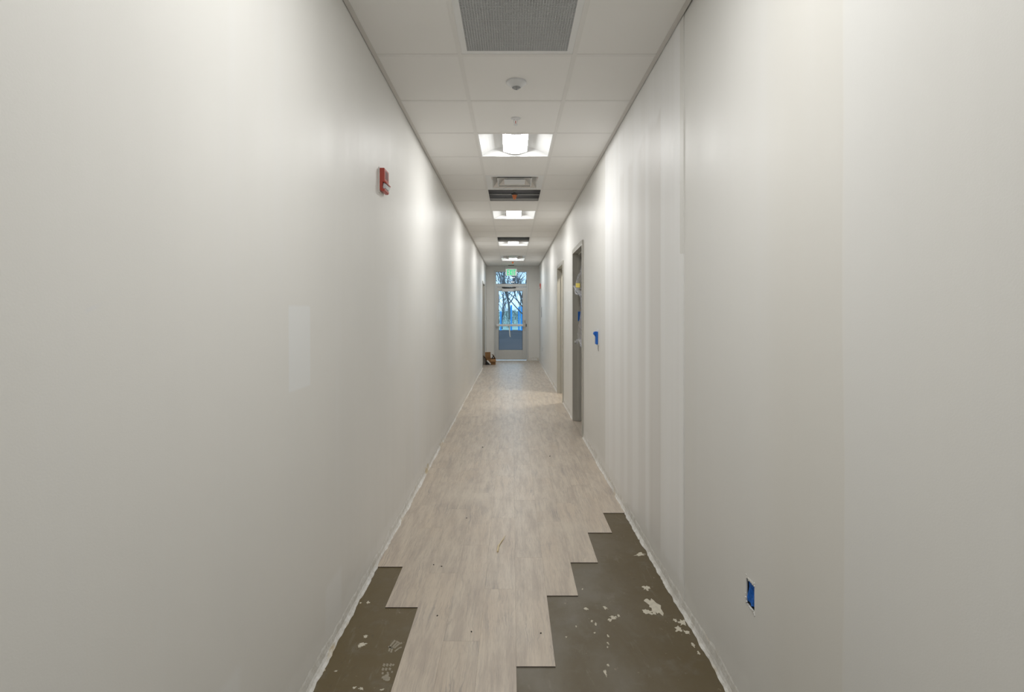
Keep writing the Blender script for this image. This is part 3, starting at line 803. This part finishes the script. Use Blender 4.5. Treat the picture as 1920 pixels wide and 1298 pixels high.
strobe('fire_alarm_strobe', XR, -1, 14.35, 2.052, 'small red fire alarm strobe far down the right wall by the exit')

# taped switch box on the right wall
s = empty('switch_box', (XR, 4.80, 1.09)); tag(s, 'switch box covered with blue tape between filler stretch and door frame', 'switch')
MB().box(-.006, 0, -.01, .085, -.004, .140).build('plate', M['plastic'], s, bevel=.002)
b = MB()
b.box(-.024, -.006, .0, .072, .004, .122); tc = b.build('tape_cover', M['blue_tape'], s, bevel=.006)
MB().prism([(-.026, .122), (-.040, .118), (-.046, .100), (-.030, .080), (-.024, .070)], 'y', .01, .05).build('tape_flap', M['blue_tape'], tc)
MB().tube([(-.004, -.004, .0), (-.006, -.004, -.03), (-.003, -.004, -.055)], .0016, 5).build('loose_wire', M['darkmetal'], s)
# cut-out outlet near the viewer
y0, y1, z0, z1 = OUT1
s = empty('outlet_box', (XRN, y0, z0)); tag(s, 'outlet box with blue tape in a ragged cut-out, lower right wall', 'outlet')
L, H = y1-y0, z1-z0
b = MB(); b.box(.045, .048, 0, L, 0, H); b.box(.004, .045, 0, .0015, 0, H); b.box(.004, .045, L-.0015, L, 0, H); b.box(.004, .045, 0, L, 0, .0015); b.box(.004, .045, 0, L, H-.0015, H)
b.build('back_box', M['darkmetal'], s)
b = MB(); n = 6; gr = []
for i in range(n+1):
    gr.append([(.006+.004*math.sin(i*1.7+j)+.008*(j/n)**2*(1 if i < 4 else 0), .002+(L-.004)*i/n, .006+(H-.014)*j/n+.004*math.sin(i*1.2)) for j in range(n+1)])
for i in range(n):
    for j in range(n): b.quad(gr[i][j], gr[i][j+1], gr[i+1][j+1], gr[i+1][j])
o = b.build('tape_cover', M['blue_tape'], s); m = o.modifiers.new('solid', 'SOLIDIFY'); m.thickness = .001
r = random.Random(21); b = MB()
def crumb(y, z, k):
    pts = [(y+k*r.uniform(.5, 1.1)*math.cos(a*PI/3), z+k*r.uniform(.5, 1.1)*math.sin(a*PI/3)) for a in range(6)]
    b.prism(pts, 'x', -.0015-k*.15, .002)
for i in range(12): crumb(L*i/11, H+r.uniform(-.002, .003), r.uniform(.0025, .005)); 
for i in range(9): crumb(L*i/8, r.uniform(-.003, .002), r.uniform(.0015, .0035))
for q in ((0, H+.008, .004), (L+.001, .012, .008), (L+.001, .005, .007), (L+.004, .03, .003), (0, -.008, .005), (.003, -.004, .005), (L+.001, H+.006, .004)): crumb(*q)
b.build('ragged_rim', M['plaster'], s)['kind'] = 'stuff'
# far outlet and slot
for (o_, nm, lb, cat) in ((OUT2, 'outlet_box', 'dark open outlet hole low on the right wall near exit', 'outlet'), (BOX1, 'wall_box', 'tall narrow dark recessed box on the right wall near exit', 'wall box')):
    y0, y1, z0, z1 = o_; s = empty(nm, (XR, y0, z0)); tag(s, lb, cat); L, H = y1-y0, z1-z0
    b = MB(); b.box(.05, .053, 0, L, 0, H); b.box(.002, .05, 0, .002, 0, H); b.box(.002, .05, L-.002, L, 0, H); b.box(.002, .05, 0, L, 0, .002); b.box(.002, .05, 0, L, H-.002, H)
    b.build('back_box', M['darkmetal'], s)
    b = MB()
    for q in ((-.006, 0, -.006, H+.006), (L, L+.006, -.006, H+.006), (0, L, -.006, 0), (0, L, H, H+.006)): b.box(-.002, 0, *q)
    b.build('rim', M['darkmetal'] if cat == 'wall box' else M['paper'], s)
# light switch past the far left frame
s = empty('light_switch', (XL, 14.62, 1.17)); tag(s, 'white light switch on the left wall past the far door frame', 'switch')
lp = MB().box(0, .007, 0, .075, 0, .115).build('plate', M['plastic'], s, bevel=.002)
MB().box(.007, .013, .022, .053, .03, .085).build('rocker', M['plastic'], lp, bevel=.002)

# ------------------------------------------------------------------ carton by the exit
s = empty('cardboard_box', (-.58, 14.18, PT), .25); tag(s, 'open brown cardboard box on the floor left of exit door', 'box')
W_, D_, H_ = .125, .09, .165; t = .004
b = MB(); b.box(-W_, W_, -D_, D_, 0, t)
b.box(-W_, -W_+t, -D_, D_, t, H_); b.box(W_-t, W_, -D_, D_, t, H_); b.box(-W_+t, W_-t, -D_, -D_+t, t, H_*.92); b.box(-W_+t, W_-t, D_-t, D_, t, H_)
b.build('carton', M['card'], s)
def flap(p, ax, ang, w0, w1, ln):
    m = Matrix.Translation(p) @ Matrix.Rotation(ang, 4, ax)
    b = MB()
    b.box(w0, w1, -t/2, t/2, 0, ln, m) if ax == 'X' else b.box(-t/2, t/2, w0, w1, 0, ln, m)
    b.build('flap', M['card'], s)
flap((0, D_-t/2, H_), 'X', -.10, -W_, W_*.2, .16)
flap((0, -D_+t/2, H_*.92), 'X', 2.4, -W_*.2, W_, .09)
flap((-W_+t/2, 0, H_), 'Y', -.75, -D_, D_, .10)
flap((W_-t/2, 0, H_), 'Y', -.55, -D_, D_, .12)
b = MB(); b.prism([(-W_-.015, .0), (-W_-.015, .115), (.01, .0)], 'y', -D_-.012, -D_-.002); b.build('black_wrap', M['black'], s)
b = MB(); b.box(-.018, .018, -D_-.018, -D_-.0125, -.07, .07, Matrix.Translation((-W_+.062, 0, .07)) @ Matrix.Rotation(-.75, 4, 'Y')); b.build('paper_label', M['paper'], s)
b = MB(); b.box(-.012, .012, -.006, .006, 0, .12, Matrix.Translation((.035, -.02, .14)) @ Matrix.Rotation(.45, 4, 'Y')); b.build('inner_strip', M['darkmetal'], s)

# ------------------------------------------------------------------ outside the exit door
b = MB(); b.box(-30, 30, YE+.15, 44, -.30, -.01)
tag(b.build('ground_asphalt', M['asphalt']), 'dark asphalt yard outside the exit door', 'ground', kind='structure')
b = MB(); n = 24
for i in range(n):
    xa, xb = -40+80*i/n, -40+80*(i+1)/n
    za = lambda x, q: q*(.8+.15*math.sin(x*.7+q))
    for (y0, h0), (y1, h1) in zip([(43.8, 0), (46, .10), (60, .9)], [(46, .10), (60, .9), (75, 1.9)]):
        b.quad((xa, y0, za(xa, h0)-.01), (xb, y0, za(xb, h0)-.01), (xb, y1, za(xb, h1)-.01), (xa, y1, za(xa, h1)-.01))
tag(b.build('ground_bank', M['grass'], None, smooth=True), 'pale frosty grass bank beyond the asphalt', 'ground', kind='structure')
b = MB(); b.box(-90, 90, 75, 200, .5, 1.5)
tag(b.build('ground_field', M['far']), 'pale distant field behind the bare trees', 'ground', kind='structure')
def tree(x, y, z, h, rad, seed, lean, lab, depth=3, first=.35):
    r = random.Random(seed); b = MB()
    def grow(p, d, ln, ra, lev):
        pts = [p]; rs = [ra]; q = p.copy(); dd = d.copy(); n = 5
        for i in range(n):
            dd = (dd+Vector((r.uniform(-.2, .2), r.uniform(-.2, .2), r.uniform(-.06, .12)))*(.6 if lev == 0 else 1.1)).normalized()
            q = q+dd*(ln/n); pts.append(q.copy()); rs.append(ra*(1-.5*(i+1)/n))
        b.tube(pts, rs, 6 if lev < 2 else 4)
        if lev >= depth: return
        k = 7 if lev == 0 else 4
        for j in range(k):
            t = first+(1-first)*(j+r.random()*.6)/k if lev == 0 else r.uniform(.3, 1.0)
            i = min(n-1, int(t*n)); a = r.uniform(0, 2*PI); sp = r.uniform(.5, 1.0)
            bd = (dd+Vector((math.cos(a), math.sin(a)*.6, r.uniform(-.25, .45)))*sp).normalized()
            grow(pts[i+1], bd, ln*r.uniform(.55, .85), max(.014, rs[i+1]*r.uniform(.5, .68)), lev+1)
        grow(pts[-1], dd, ln*.6, rs[-1]*.9, lev+1)
    grow(Vector((x, y, z)), Vector((lean, 0, 1)).normalized(), h, rad, 0)
    o = b.build('bare_tree', M['bark'], None); tag(o, lab, 'tree', 'bare trees outside')
def at(px, Y): return (px-VX)*Y/F
tree(at(994, 28), 28, -.01, 2.8, .075, 3, -.10, 'bare tree leaning along the right edge of the door glass', first=.2)
tree(at(941, 45), 45, .02, 2.4, .085, 8, .05, 'slender crooked bare tree behind the left of the door glass', first=.25)
tree(at(956, 57), 57, .70, 4.2, .17, 12, -.03, 'bare tree with thick limb seen left in the transom', first=.3)
tree(at(973, 70), 70, 1.4, 2.6, .10, 23, .12, 'bare tree behind the middle right of the door glass', first=.25)
for px, Y, h, wd, lb in ((939, 43, 1.55, .13, 'leftmost bright blue post outside, seen through the door glass'), (958.6, 43, 2.05, .14, 'tall bright blue post outside, mid door glass'),
                         (973, 43, 1.9, .13, 'bright blue post outside, second from right of the glass'), (978, 42.6, 2.0, .15, 'rightmost bright blue post outside, at glass edge')):
    s = empty('blue_post', (at(px, Y), Y, -.01)); tag(s, lb, 'post', 'blue posts outside')
    MB().lathe([(wd/2, 0), (wd/2, h-.04), (wd/2*.7, h)], 12).build('shaft', M['bluepost'], s, smooth=False)
    MB().lathe([(wd*.7, 0), (wd*.7, .05), (wd*.55, .07)], 12).build('collar', M['bluepost'], s)
r = random.Random(9); b = MB()
for i in range(420):
    x, y = r.uniform(-5, 5), r.uniform(46, 66); z = .9*(y-46)/18
    d = Vector((r.uniform(-.5, .5), r.uniform(-.3, .3), 1)).normalized(); ln = r.uniform(.5, 2.4); p = Vector((x, y, max(0, z-.1)))
    m = p+d*ln*.5; e = m+(d+Vector((r.uniform(-.5, .5), 0, r.uniform(-.4, .2)))).normalized()*ln*.5
    b.tube([p, m, e], [.018, .014, .006], 3)
    for q in range(2): b.tube([m, m+Vector((r.uniform(-.6, .6), r.uniform(-.2, .2), r.uniform(0, .6)))], [.010, .005], 3)
o = b.build('brushwood', M['twig']); tag(o, 'thin tangle of bare brush below the trees outside', 'brush', kind='stuff')
